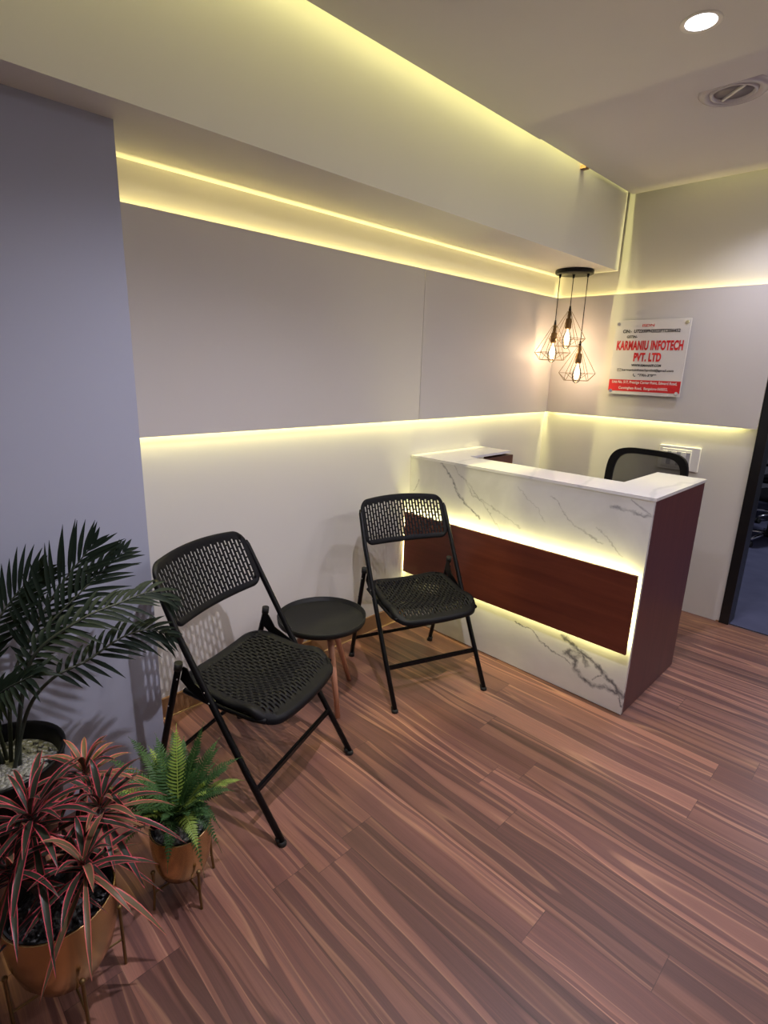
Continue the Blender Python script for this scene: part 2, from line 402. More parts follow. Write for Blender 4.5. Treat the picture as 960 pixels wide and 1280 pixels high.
# texture is laid out in room coordinates
fr.location = (-.7, 1.17, 0); fr.data.transform(Matrix.Translation((.7,-1.17,0)))
obj('side_panel', box(DX-.018, DX+.0005, DY+.0185, DY2, 0.002, DH-.014, .001,1), M['mahogany_side'], desk)['label'] = 'dark reddish wood laminate side panel'
bm = BM()
poly = [(.002,DY-.004),(DX+.006,DY-.004),(DX+.006,DY2),(1.165,DY2),(1.165,-1.27),(.25,-1.27),(.25,DY2),(.002,DY2)]
lo = [bm.verts.new((x,y,DH-.014)) for x,y in poly]; hi = [bm.verts.new((x,y,DH)) for x,y in poly]
bm.faces.new(hi); bm.faces.new(lo[::-1])
for i in range(8): bm.faces.new((lo[i],lo[(i+1)%8],hi[(i+1)%8],hi[i]))
obj('countertop', bm, M['marbletop'], desk)['label'] = 'U shaped white marble ledge'
bm = BM(); bbox(bm, .02,DX-.019,-1.30,-1.275,.02,DH-.0145); bbox(bm, .245,.225,-1.275,DY2+.04,.02,DH-.03); bbox(bm, 1.17,1.188,-1.275,DY2,.02,DH-.0145)
bbox(bm, .03,.225,DY2+.02,DY2+.04,.02,DH-.03); bbox(bm,1.188,DX-.019,DY2-.02,DY2-.002,.02,DH-.0145)
obj('inner_panel', bm, M['darkwood_inner'], desk)
obj('worktop', box(.246, 1.168, -1.274, -.72, .73, .755,.002,1), M['mahogany'], desk)
ap = obj('accent_panel', box(.012, 1.392, DY-.046, DY-.032, .328, .708, .0015,1), M['mahogany'], desk)
ap['label'] = 'floating mahogany panel lit from behind'
bm = BM(); bbox(bm,.05,1.35,DY-.032,DY,.42,.44); bbox(bm,.05,1.35,DY-.032,DY,.60,.62)
obj('spacer', bm, M['darkwood_inner'], ap)
for nm,(x0,x1,z0,z1) in dict(a=(.035,1.37,.668,.676), b=(.035,1.37,.360,.368), c=(1.352,1.360,.37,.665), d=(.04,.048,.37,.665)).items():
    obj('led_strip', box(x0,x1,DY-.0315,DY-.0285,z0,z1), M['white_plastic'], ap)
yl = DY-.024
area('desk_led', (.70, yl, .690), (0,.35,1), 1.33, .008, 2.5, LED2, xaxis=(1,0,0))
area('desk_led', (.70, yl, .346), (0,.35,-1), 1.33, .008, 1.8, LED2, xaxis=(1,0,0))
area('desk_led', (1.366, yl, .518), (1,.35,0), .34, .008, 1.0, LED2, xaxis=(0,0,1))
area('desk_led', (.034, yl, .518), (-1,.35,0), .34, .008, 1.6, LED2, xaxis=(0,0,1))

# ------------------------------------------------------------------ slotted moulded shells (seat / backrest)
def rrect(t, a, b, r):
    """point on a rounded rectangle of half sizes a, b for a direction (dx, dy)"""
    dx, dy = t; k = 1e9
    # march: intersect ray with rounded rect by bisection
    lo, hi = 0, 4.0
    def inside(px,py):
        px, py = abs(px), abs(py)
        if px>a or py>b: return False
        if px>a-r and py>b-r: return (px-a+r)**2+(py-b+r)**2 <= r*r
        return True
    for _ in range(30):
        m_ = (lo+hi)/2
        if inside(dx*m_, dy*m_): lo = m_
        else: hi = m_
    return dx*lo, dy*lo
def slotted(a, b, r, pu, pv, su, sv, margin, fn, rim, drop):
    """a,b half sizes of the outline; slots su x sv at pitch pu x pv; fn maps (u,v,h) to a point"""
    bm = BM()
    A, B = a-margin, b-margin
    nu = int(2*A/pu); nv = max(1, int(round(2*B/pv)))
    pu = 2*A/nu; pv_ = 2*B/nv; g = pv_-sv; gu = pu-su
    us = []
    for i in range(nu): us += [-A+i*pu, -A+i*pu+gu/2, -A+(i+1)*pu-gu/2]
    us.append(A)
    vs = []
    for j in range(nv): vs += [-B+j*pv_, -B+j*pv_+g, -B+j*pv_+pv_/2, -B+j*pv_+pv_/2+g]
    vs.append(B)
    V = [[bm.verts.new(fn(u,v,0)) for v in vs] for u in us]
    rr = r*.7
    for i in range(len(us)-1):
        for j in range(len(vs)-1):
            uc, vc = (us[i]+us[i+1])/2, (vs[j]+vs[j+1])/2
            col = i//3
            isbar = (i%3 != 1)
            q = j%4
            gap = (q==0) if col%2==0 else (q==2)
            ax, ay = abs(uc), abs(vc)
            corner = ax>A-rr and ay>B-rr and (ax-A+rr)**2+(ay-B+rr)**2 > rr*rr
            edge = j==0 or j>=len(vs)-2
            if isbar or gap or corner or edge: bm.faces.new((V[i][j],V[i+1][j],V[i+1][j+1],V[i][j+1]))
    # border ring
    loop = [(i,0) for i in range(len(us))] + [(len(us)-1,j) for j in range(1,len(vs))] + [(i,len(vs)-1) for i in range(len(us)-2,-1,-1)] + [(0,j) for j in range(len(vs)-2,0,-1)]
    rings = [[V[i][j] for i,j in loop]]
    outl = [rrect((us[i]/A*a, vs[j]/B*b), a, b, r) for i,j in loop]
    def ring(s, h):
        return [bm.verts.new(fn(x*(1+s/a), y*(1+s/b), h)) for x,y in outl]
    for s,h in rim: rings.append(ring(s,h))
    for P_,Q_ in zip(rings, rings[1:]):
        n_ = len(P_)
        for k in range(n_):
            f = bm.faces.new((P_[k],P_[(k+1)%n_],Q_[(k+1)%n_],Q_[k])); f.smooth = True
    return bm
def solid(o, th, off=-1):
    md = o.modifiers.new('solid','SOLIDIFY'); md.thickness = th; md.offset = off
def lerp_pts(tab, t):
    for (t0,v0),(t1,v1) in zip(tab, tab[1:]):
        if t <= t1: k = (t-t0)/(t1-t0); k = max(0,k); return v0+(v1-v0)*k
    return tab[-1][1]
def sm(x): x=max(0,min(1,x)); return x*x*(3-2*x)

def make_folding_chair(label, loc, rz):
    """local: x right, y forward; y=0 is 0.28 behind the front feet"""
    t = thing('folding_chair', label, 'chair', loc, rz, None)
    Y0 = .28
    HS = .247
    def P(s, f, z): return (s, Y0+f, z)
    # seat shell, v from rear(-) to front(+)
    def seat_fn(u, v, h):
        k = (v+.20)/.40
        z = .478 - .032*sm(k*1.5) + .010*math.exp(-((k-.78)/.16)**2) - .022*sm((k-.80)/.22)*1.0
        z += .008*(abs(u)/.2)**2*(1-sm((k-.7)/.3)) - .012*math.exp(-(u/.11)**2)*math.exp(-((k-.4)/.3)**2)
        w_ = 1 + .05*(k-.5)
        return (u*w_, Y0-.232+v*(1+0) - .025*(abs(u)/.21)**2*(1 if v>0 else 0)*k, z+h)
    bm = slotted(.220, .208, .078, .0145, .032, .0066, .0255, .027, seat_fn,
                 [(-.012,.004),(0,.0),(.004,-.008),(.003,-.020),(-.004,-.026),(-.02,-.024)], 0)
    s_ = obj('seat', bm, M['blackplastic'], t, local=True); solid(s_, .008)
    for p in s_.data.polygons: p.use_smooth = True
    s_.data.set_sharp_from_angle(angle=math.radians(50))
    # backrest shell, u across, v up
    def back_fn(u, v, h):
        k = (v+.105)/.21
        z0 = .690 + .20*k; f0 = -.40 - .095*k
        bow = -.038*(1-(u/.235)**2)
        arch = .020*(1-(u/.235)**2)*(k-.35)
        return (u, Y0+f0+bow + h*.9, z0+arch+h*.3)
    bm = slotted(.236, .107, .045, .0165, .030, .0092, .0245, .0165, back_fn,
                 [(-.006,.003),(0,.0),(.003,-.006),(.001,-.014),(-.010,-.017)], 0)
    b_ = obj('backrest', bm, M['blackplastic'], t, local=True); solid(b_, .0055)
    for p in b_.data.polygons: p.use_smooth = True
    b_.data.set_sharp_from_angle(angle=math.radians(50))
    def foot(bm, p, d):
        d = Vector(d).normalized(); p = Vector(p)
        tube(bm, [p+d*.028, p+d*.004], [.0135,.0145], 12)
        tube(bm, [Vector((p.x,p.y,.016)), Vector((p.x,p.y,.010)), Vector((p.x,p.y,0))], [.011,.0155,.016], 12)
    for s in (-1,1):
        lg = obj('front_leg', tube(BM(), [P(s*HS,0,.012), P(s*HS,-.14,.24), P(s*HS,-.28,.478), P(s*HS,-.40,.69), P(s*.240,-.475,.835), P(s*.238,-.483,.852)], [.0115]*5+[.008], 12), M['blackmetal'], t, local=True)
        bm = BM(); foot(bm, P(s*HS,0,0), (0,-.5,.86)); obj('foot_cap', bm, M['rubber'], lg, local=True)
        s2 = s*(HS-.0)
        rl = obj('rear_leg', tube(BM(), [P(s2,-.553,.012), P(s2,-.475,.29), P(s*(HS),-.402,.548), P(s*HS,-.400,.556)], [.0112]*3+[.009], 12), M['blackmetal'], t, local=True)
        bm = BM(); foot(bm, P(s2,-.553,0), (0,.28,.96)); obj('foot_cap', bm, M['rubber'], rl, local=True)
        bm = BM()
        tube(bm, [P(s*HS,-.402,.545), P(s*HS,-.398,.572)], .0142, 12)
        obj('leg_cap', bm, M['rubber'], rl, local=True)
        # folding link plate and its screws, seat side rail
        bm = BM()
        x0,x1 = sorted((s*(HS-.016), s*(HS-.012)))
        pl = [(-.408,.500),(-.392,.552),(-.375,.548),(-.345,.500),(-.262,.458),(-.255,.436),(-.28,.428),(-.37,.468)]
        A_ = [bm.verts.new(P(x0,f,z)) for f,z in pl]; B_ = [bm.verts.new(P(x1,f,z)) for f,z in pl]
        bm.faces.new(A_); bm.faces.new(B_[::-1])
        for k in range(len(pl)): bm.faces.new((A_[k],A_[(k+1)%len(pl)],B_[(k+1)%len(pl)],B_[k]))
        obj('hinge_plate', bm, M['blackmetal'], t, local=True)
        bm = BM()
        tube(bm, [P(s*(HS-.026),-.405,.452),P(s*(HS-.026),-.3,.436),P(s*(HS-.028),-.12,.424),P(s*(HS-.036),-.075,.424)], .010, 8)
        obj('seat_rail', bm, M['blackmetal'], t, local=True)
        for f,z,r_ in ((-.268,.462,.0042),(-.285,.497,.0032),(-.397,.516,.0042),(-.445,.40,.0036)):
            lathe_pts = [P(s*(HS+.0112),f,z), P(s*(HS+.0145),f,z)]
            obj('screw', tube(BM(), lathe_pts, [r_, r_*.6], 8), M['chrome'], t, local=True)
    def flatbar(f, z, hw, hh, ht):
        bm = BM(); bbox(bm, -hw, hw, Y0+f-ht, Y0+f+ht, z-hh, z+hh)
        bmesh.ops.bevel(bm, geom=bm.edges[:], offset=.004, segments=2, affect='EDGES'); return bm
    obj('front_stretcher', flatbar(-.100, .172, HS-.006, .012, .007), M['blackmetal'], t, local=True)
    obj('rear_stretcher', flatbar(-.521, .125, HS-.006, .009, .006), M['blackmetal'], t, local=True)
    obj('under_seat_bar', tube(BM(), [(-.222,Y0-.395,.449),(.222,Y0-.395,.449)], .009, 8), M['blackmetal'], t, local=True)
    return t
def chair_pose(A, B):
    A = Vector((*A,0)); B = Vector((*B,0)); n_ = (B-A).normalized(); fw = Vector((n_.y,-n_.x,0)); c = (A+B)/2 - fw*.28
    return c, math.atan2(-fw.x, fw.y)
c, rz = chair_pose((.92,-3.084),(.734,-2.621))
ch1 = make_folding_chair('black slotted folding chair nearer the camera, between fern and round tray table', c, rz); ch1['group'] = 'black folding chairs'
c, rz = chair_pose((.667,-2.282),(.835,-1.821))
dup(ch1, c, rz, 'black slotted folding chair farther back, in front of the reception desk')

# ------------------------------------------------------------------ round tray table
TX, TY, TZ = .37, -2.48, .45
tb = thing('side_table', 'round black tray side table with pale wooden legs between two folding chairs', 'side table', (TX,TY,0))
bm = BM(); lathe(bm, [(0,TZ-.024),(.186,TZ-.024),(.191,TZ-.030),(.199,TZ-.026),(.202,TZ-.001),(.199,TZ),(.196,TZ-.002),(.192,TZ-.018),(.188,TZ-.020),(0,TZ-.020)], (TX,TY,0), 64)
obj('tray_top', bm, M['tray'], tb)
bm = BM(); lathe(bm, [(0,TZ-.045),(.075,TZ-.045),(.08,TZ-.040),(.08,TZ-.026),(0,TZ-.026)], (TX,TY,0), 32)
obj('under_frame', bm, M['tray'], tb)
for fx, fy in ((.52,-2.505),(.318,-2.262),(.225,-2.62)):
    dv = Vector((fx-TX, fy-TY,0)).normalized()
    obj('leg', tube(BM(), [(TX+dv.x*.07,TY+dv.y*.07,TZ-.04), (fx,fy,0)], [.0165,.0115], 16), M['beech'], tb)

# ------------------------------------------------------------------ pendant cluster
PC = (.235,-.215)
pn = thing('pendant_light', 'cluster of three brass wire cage pendants hanging from round black canopy', 'ceiling light', (PC[0],PC[1],BZ))
bm = BM(); lathe(bm, [(0,0),(.122,0),(.125,-.004),(.125,-.022),(.121,-.026),(0,-.026)], (PC[0],PC[1],BZ), 48)
obj('canopy', bm, M['blackmetal'], pn)
def pend_dir(x, y, apex):
    top = BZ-.026
    cord = obj('cord', tube(BM(), [(x,y,top),(x,y,apex+.02)], .0028, 8), M['rubber'], pn)
    bm = BM(); tube(bm, [(x,y,top+.002),(x,y,top-.022)], [.009,.006], 10); obj('cord_grip', bm, M['blackmetal'], cord); bm = BM(); tube(bm, [(x,y,apex+.03),(x,y,apex+.0)], [.005,.009], 10)
    obj('cord_grip', bm, M['blackmetal'], cord)
    bm = BM(); lathe(bm, [(0,.0),(.009,.0),(.010,-.05),(.020,-.055),(.0215,-.115),(.017,-.12),(0,-.12)], (x,y,apex), 20)
    obj('lamp_socket', bm, M['socket'], pn)
    # wire cage
    bm = BM(); N = 6; R1, R2, H1, H2 = .122, .088, .185, .235; a0 = .35
    top_ = [Vector((x+.012*math.cos(a0+2*PI*k/N), y+.012*math.sin(a0+2*PI*k/N), apex-.004)) for k in range(N)]
    up = [Vector((x+R1*math.cos(a0+2*PI*k/N), y+R1*math.sin(a0+2*PI*k/N), apex-H1)) for k in range(N)]
    dn = [Vector((x+R2*math.cos(a0+2*PI*(k+.5)/N), y+R2*math.sin(a0+2*PI*(k+.5)/N), apex-H2)) for k in range(N)]
    for k in range(N):
        for p,q in ((top_[k],up[k]),(up[k],up[(k+1)%N]),(up[k],dn[k]),(up[(k+1)%N],dn[k]),(dn[k],dn[(k+1)%N])):
            tube(bm, [p,q], .0017, 5)
    obj('wire_shade', bm, M['brasswire'], pn)
    bm = BM(); lathe(bm, [(.012,-.118),(.0145,-.135),(.026,-.165),(.031,-.195),(.029,-.222),(.020,-.243),(.008,-.252),(0,-.253)], (x,y,apex), 24)
    bl = obj('bulb', bm, M['bulbglass'], pn)
    bm = BM()
    tube(bm, [(x,y,apex-.125),(x,y,apex-.15)], .004, 8)
    for k in range(6):
        a = 2*PI*k/6; tube(bm, [(x+.006*math.cos(a),y+.006*math.sin(a),apex-.145),(x+.017*math.cos(a),y+.017*math.sin(a),apex-.185),(x+.008*math.cos(a),y+.008*math.sin(a),apex-.225)], .0028, 6)
    obj('filament', bm, M['filament'], bl)
    l = bpy.data.lights.new('bulb_light','POINT'); l.energy = 1.25; l.color = (1,.76,.52); l.shadow_soft_size = .012
    lo_ = bpy.data.objects.new('bulb_light', l); COL.objects.link(lo_); lo_.location = (x,y,apex-.19)
pend_dir(.157,-.262,1.870)
pend_dir(.226,-.205,1.965)
pend_dir(.322,-.190,1.735)

# ------------------------------------------------------------------ company sign on the back wall
SY = -T-.022; tilt = math.radians(-.8)
sg = thing('company_sign', 'white acrylic company sign with red and black lettering on back wall', 'sign', (.733, SY, 1.66))
SW, SH = .235, .240
def ssh(o): return o
obj('board', box(-SW,SW,-.003,.003,-SH,SH,.001,1), M['acrylic'], sg, local=True)
obj('red_band', box(-SW+.004,SW-.004,-.0040,-.0031,-SH+.022,-SH+.098), M['red'], sg, local=True)
for sx in (-1,1):
    for sz in (-1,1):
        bm = BM(); tube(bm, [(sx*(SW-.022), -.008, sz*(SH-.022)), (sx*(SW-.022), .0215, sz*(SH-.022))], .0105, 16)
        obj('standoff', bm, M['chrome'], sg, local=True)
def text(body, x, z, h, m, width=None, bold=.0, name='lettering', shear=0, spacing=1.0):
    cu = bpy.data.curves.new('t','FONT'); cu.body = body; cu.size = 1; cu.align_x = 'CENTER'; cu.align_y = 'CENTER'; cu.extrude = 0.0
    cu.offset = bold; cu.shear = shear; cu.space_character = spacing
    o = bpy.data.objects.new('t', cu); COL.objects.link(o)
    dg = bpy.context.evaluated_depsgraph_get(); me = bpy.data.meshes.new_from_object(o.evaluated_get(dg))
    bpy.data.objects.remove(o)
    xs = [v.co.x for v in me.vertices]; ys = [v.co.y for v in me.vertices]
    w_, h_ = max(xs)-min(xs), max(ys)-min(ys); cx_, cy_ = (max(xs)+min(xs))/2, (max(ys)+min(ys))/2
    sz = h/h_; sx = (width/w_) if width else sz
    for v in me.vertices: v.co = Vector(((v.co.x-cx_)*sx+x, -.0045, (v.co.y-cy_)*sz+z))
    me.materials.clear(); me.materials.append(m)
    t = bpy.data.objects.new(name, me); COL.objects.link(t); t.parent = sg
    return t
text('ISDN', -.02, .205, .017, M['red'], .075, .01)
text('CIN:-  U72200PN2022PTC056452', .0, .170, .022, M['ink'], .36, .03)
text('GSTIN-', -.115, .135, .017, M['ink'], .07, .03)
text('KARMANIU INFOTECH', .0, .080, .062, M['red'], .42, .045, spacing=1.08)
text('PVT. LTD', .0, .005, .056, M['red'], .175, .05, spacing=1.05)
text('WWW.KMANAPP.COM', .0, -.047, .016, M['ink'], .19, .03)
text('karmaniuinfotechpvtltd@gmail.com', .012, -.079, .020, M['ink'], .33, .02)
text('97701-39099', .015, -.110, .016, M['ink'], .12, .03)
text('Unit No. 517, Prestige Center Point, Edward Road,', .0, -.160, .023, M['white_ink'], .42, .02)
text('Cunningham Road,  Bangalore-560052.', .0, -.198, .022, M['white_ink'], .32, .02)
bm = BM()
for a_,b_ in (((-.185,-.071),(-.160,-.071)),((-.185,-.087),(-.160,-.087)),((-.185,-.071),(-.185,-.087)),((-.160,-.071),(-.160,-.087)),((-.185,-.071),(-.1725,-.081)),((-.160,-.071),(-.1725,-.081))):
    tube(bm, [(a_[0],-.0042,a_[1]),(b_[0],-.0042,b_[1])], .0009, 4)
obj('envelope_icon', bm, M['ink'], sg, local=True)
obj('phone_icon', tube(BM(), [(-.072,-.0042,-.103),(-.075,-.0042,-.110),(-.068,-.0042,-.118),(-.060,-.0042,-.117)], [.003,.0016,.0016,.003], 6), M['ink'], sg, local=True)

# ------------------------------------------------------------------ switch board
sb = thing('switch_board', 'white modular switch board on back wall behind black office chair', 'light switch', (1.01,-.001,1.03))
obj('frame', box(-.125,.125,-.016,0,-.078,.078,.004,2), M['white_plastic'], sb, local=True)
obj('surround', box(-.105,.075,-.021,-.014,-.060,.058,.002,1), M['white_plastic'], sb, local=True)
for k in range(6):
    obj('switch', box(-.098+.029*k,-.073+.029*k,-.026,-.020,-.046,.044,.0015,1), M['grey_plastic' if k%2 else 'white_plastic'], sb, local=True)

# ------------------------------------------------------------------ office chairs
def make_office_chair(label, loc, rz, group=None, seatcol='blackplastic'):
    t = thing('office_chair', label, 'office chair', loc, rz, group)
    # base with five spokes and casters
    bm = BM(); lathe(bm, [(0,.07),(.032,.07),(.034,.13),(.03,.14),(.026,.14),(.026,.36),(.018,.36),(.018,.43),(0,.43)], (0,0,0), 20)
    obj('column', bm, M['blackmetal'], t, local=True)
    for k in range(5):
        a = 2*PI*k/5+.3; c_, s_ = math.cos(a), math.sin(a)
        sp = obj('spoke', tube(BM(), [(0.02*c_,0.02*s_,.105),(.16*c_,.16*s_,.095),(.29*c_,.29*s_,.075)], [.02,.017,.012], 10), M['chrome'], t, local=True)
        bm = BM()
        for e in (-1,1):
            p = Vector((.29*c_,.29*s_,.028)); d_ = Vector((-s_,c_,0))
            tube(bm, [p+d_*e*.006, p+d_*e*.010, p+d_*e*.022, p+d_*e*.025], [.022,.028,.028,.022], 18)
        tube(bm, [(.29*c_,.29*s_,.03),(.29*c_,.29*s_,.075)], .009, 8)
        obj('caster', bm, M['rubber'], sp, local=True)
    bm = box(-.245,.245,-.24,.25,.44,.50,.03,4); obj('seat', bm, M[seatcol], t, local=True, smooth=True, angle=60)
    obj('seat_plate', box(-.10,.10,-.14,.12,.425,.445,.004,1), M['blackmetal'], t, local=True)
    # back frame: rounded loop; mesh membrane
    def bp(u, v):   # u across -1..1, v up 0..1
        hw = .235*(1+.10*v)
        return Vector((u*hw, -.24-.07*v-.035*(1-u*u)+.03, .55+.56*v))
    path = []
    def rr(u_, v_, ex=5):
        return u_, v_
    N = 48
    loop = []
    for k in range(N):
        a = 2*PI*k/N; cu, sn = math.cos(a), math.sin(a); e = .42
        u = math.copysign(abs(cu)**e, cu); v = .5+.5*math.copysign(abs(sn)**e, sn)
        loop.append((u,v))
    bm = BM()
    rings = []
    for k,(u,v) in enumerate(loop):
        p = bp(u,v); q = bp(u*.84, .5+(v-.5)*.88)
        nrm = Vector((0,1,0))
        rings.append([bm.verts.new(p+nrm*.010), bm.verts.new(q+nrm*.010), bm.verts.new(q-nrm*.010), bm.verts.new(p-nrm*.012)])
    for k in range(N):
        A_,B_ = rings[k], rings[(k+1)%N]
        for j in range(4): bm.faces.new((A_[j],A_[(j+1)%4],B_[(j+1)%4],B_[j]))
    bk = obj('back_frame', bm, M['blackplastic'], t, local=True, smooth=True)
    bm = BM(); G = 12
    vs = [[None]*(G+1) for _ in range(G+1)]
    for i in range(G+1):
        for j in range(G+1):
            u = -1+2*i/G; v = j/G
            # squircle mapping
            x_, y_ = u, 2*v-1
            x2 = x_*math.sqrt(max(0,1-.32*y_*y_/2)); y2 = y_*math.sqrt(max(0,1-.32*x_*x_/2))
            vs[i][j] = bm.verts.new(bp(x2*.93, .5+.5*y2*.95))
    for i in range(G):
        for j in range(G): bm.faces.new((vs[i][j],vs[i+1][j],vs[i+1][j+1],vs[i][j+1])).smooth = True
    obj('mesh_back', bm, M['meshfab'], t, local=True)
    obj('back_support', tube(BM(), [(0,-.10,.435),(0,-.25,.45),(0,-.285,.56),(0,-.30,.75)], [.022,.022,.018,.012], 10), M['blackmetal'], t, local=True)
    for s in (-1,1):
        bm = BM(); tube(bm, [(s*.24,-.02,.45),(s*.285,-.02,.47),(s*.29,-.02,.64)], .013, 8); bm2 = bm
        bbox(bm2, s*.29-.028, s*.29+.028, -.13, .12, .64, .665)
        obj('armrest', bm2, M['blackplastic'], t, local=True)
    return t
oc = make_office_chair('black mesh back office chair behind the reception desk ledge', (.93,-.70,0), PI-.12, 'black office chairs')
dup(oc, (1.22,2.35,0), PI*.9, 'black office chair with chrome base on the blue carpet beyond the doorway')
dup(oc, (1.10,3.45,0), PI*.45, 'black office chair farther away, deepest in the room beyond the doorway')

# ------------------------------------------------------------------ ceiling fittings
for i,(x,y) in enumerate(DOWN):
    zc = ZC if y > -1.245 else ZC-.022
    t = thing('downlight', ['round recessed downlight near the back wall, right of ceiling speaker','round recessed ceiling downlight glowing bright at the top of the photo','round recessed downlight above the nearer folding chair'][i], 'ceiling light', (x,y,zc), 0, 'recessed downlights')
    bm = BM(); lathe(bm, [(.046,-.001),(.058,-.004),(.062,-.002),(.062,.0)], (0,0,0), 40); obj('trim_ring', bm, M['white_plastic'], t, local=True)
    bm = BM(); lathe(bm, [(0,-.002),(.046,-.002),(.046,0)], (0,0,0), 40); obj('lens', bm, M['led_lens'], t, local=True)
vt = thing('ceiling_vent', 'round grey ceiling air diffuser with a bar across it', 'vent', (1.318,-1.125,ZC))
M['vent'] = mat('vent_plastic', (.55,.52,.56), .2)
bm = BM(); lathe(bm, [(.088,-.004),(.100,-.016),(.118,-.012),(.128,-.003),(.128,0)], (0,0,0), 48); obj('outer_ring', bm, M['vent'], vt, local=True)
bm = BM(); lathe(bm, [(.070,-.003),(.075,-.014),(.084,-.014),(.088,-.004)], (0,0,0), 48); obj('inner_ring', bm, M['vent'], vt, local=True)
bm = BM(); lathe(bm, [(0,-.004),(.072,-.004),(.072,0)], (0,0,0), 48); obj('disc', bm, mat('vent_disc', (.22,.20,.23), .4), vt, local=True)
o_ = obj('cross_bar', box(-.070,.070,-.006,.006,-.013,-.003,.002,1), M['white_plastic'], vt, local=True); o_.rotation_euler = (0,0,math.radians(-41))

# ------------------------------------------------------------------ plants
def add_leaf(bm, uvl, pts, widths, nrm=None, fold=.25, mi=0):
    """strap leaf along pts; widths per point; V fold across"""
    pts = [Vector(p) for p in pts]; rows = []
    n_ = len(pts)
    for i,p in enumerate(pts):
        t = (pts[min(i+1,n_-1)]-pts[max(i-1,0)]).normalized()
        up = nrm if nrm is not None else Vector((0,0,1))
        side = t.cross(up)
        if side.length < 1e-3: side = t.cross(Vector((1,0,0)))
        side.normalize(); nn = side.cross(t).normalized(); w_ = widths[i]
        rows.append([bm.verts.new(p-side*w_+nn*w_*fold), bm.verts.new(p), bm.verts.new(p+side*w_+nn*w_*fold)])
    for i in range(n_-1):
        for j in range(2):
            f = bm.faces.new((rows[i][j],rows[i][j+1],rows[i+1][j+1],rows[i+1][j])); f.smooth = True; f.material_index = mi
            us = [j*.5,(j+1)*.5,(j+1)*.5,j*.5]; vv = [i/(n_-1)]*2+[(i+1)/(n_-1)]*2
            for l,u,v in zip(f.loops, us, vv): l[uvl].uv = (u,v)
def bez(p0,p1,p2,n):
    p0,p1,p2 = Vector(p0),Vector(p1),Vector(p2)
    return [p0*(1-t)**2+p1*2*t*(1-t)+p2*t*t for t in [k/n for k in range(n+1)]]
def catmull(ps, n):
    ps = [Vector(p) for p in ps]; ps = [ps[0]*2-ps[1]]+ps+[ps[-1]*2-ps[-2]]; out = []
    for i in range(1,len(ps)-2):
        for k in range(n):
            t = k/n; a,b,c,d = ps[i-1:i+3]
            out.append(.5*((2*b)+(c-a)*t+(2*a-5*b+4*c-d)*t*t+(3*b-a-3*c+d)*t**3))
    out.append(ps[-2]); return out

# --- palm in a black pot
PPx, PPy, PPz = .515, -3.74, .46
palm = thing('potted_palm', 'tall dark green palm in black pot at left against the pillar', 'potted plant', (PPx,PPy,0))
bm = BM(); lathe(bm, [(0,.14),(.105,.14),(.12,.16),(.158,.44),(.163,.455),(.163,.462),(.156,.463),(.150,.455),(.142,.415),(.14,.41)], (PPx,PPy,0), 48)
obj('pot', bm, M['blackmetal'], palm)
bm = BM()
for k in range(4):
    a = PI/4+k*PI/2; c_,s_ = math.cos(a), math.sin(a)
    tube(bm, [(PPx+.150*c_,PPy+.150*s_,.26),(PPx+.150*c_,PPy+.150*s_,0)], .005, 8)
    a2 = a+PI/2
    tube(bm, [(PPx+.150*c_,PPy+.150*s_,.135),(PPx-.150*c_,PPy-.150*s_,.135)], .004, 8)
obj('pot_stand', bm, M['blackmetal'], palm)
def pebble_bed(parent, cx, cy, z, r, m='pebbles'):
    bm = BM(); n_ = 24; rg = random.Random(3)
    lathe(bm, [(0,.012),(r*.35,.010),(r*.7,.006),(r,-.004)], (cx,cy,z), 40)
    for v in bm.verts: v.co.z += rg.uniform(-.002,.003)
    for k in range(70):
        a = rg.uniform(0,2*PI); q = r*math.sqrt(rg.random())*.93; s = rg.uniform(.006,.011)
        mt = Matrix.Translation((cx+q*math.cos(a), cy+q*math.sin(a), z+.008))@Euler((rg.random()*3,rg.random()*3,rg.random()*3)).to_matrix().to_4x4()@Matrix.Diagonal((s*1.3,s,s*.7,1))
        bmesh.ops.create_icosphere(bm, subdivisions=1, radius=1, matrix=mt)
    o = obj('pebbles', bm, M[m], parent, smooth=True, angle=80); o['kind'] = 'stuff'; return o
pebble_bed(palm, PPx, PPy, .415, .143, 'pebbles_grey')
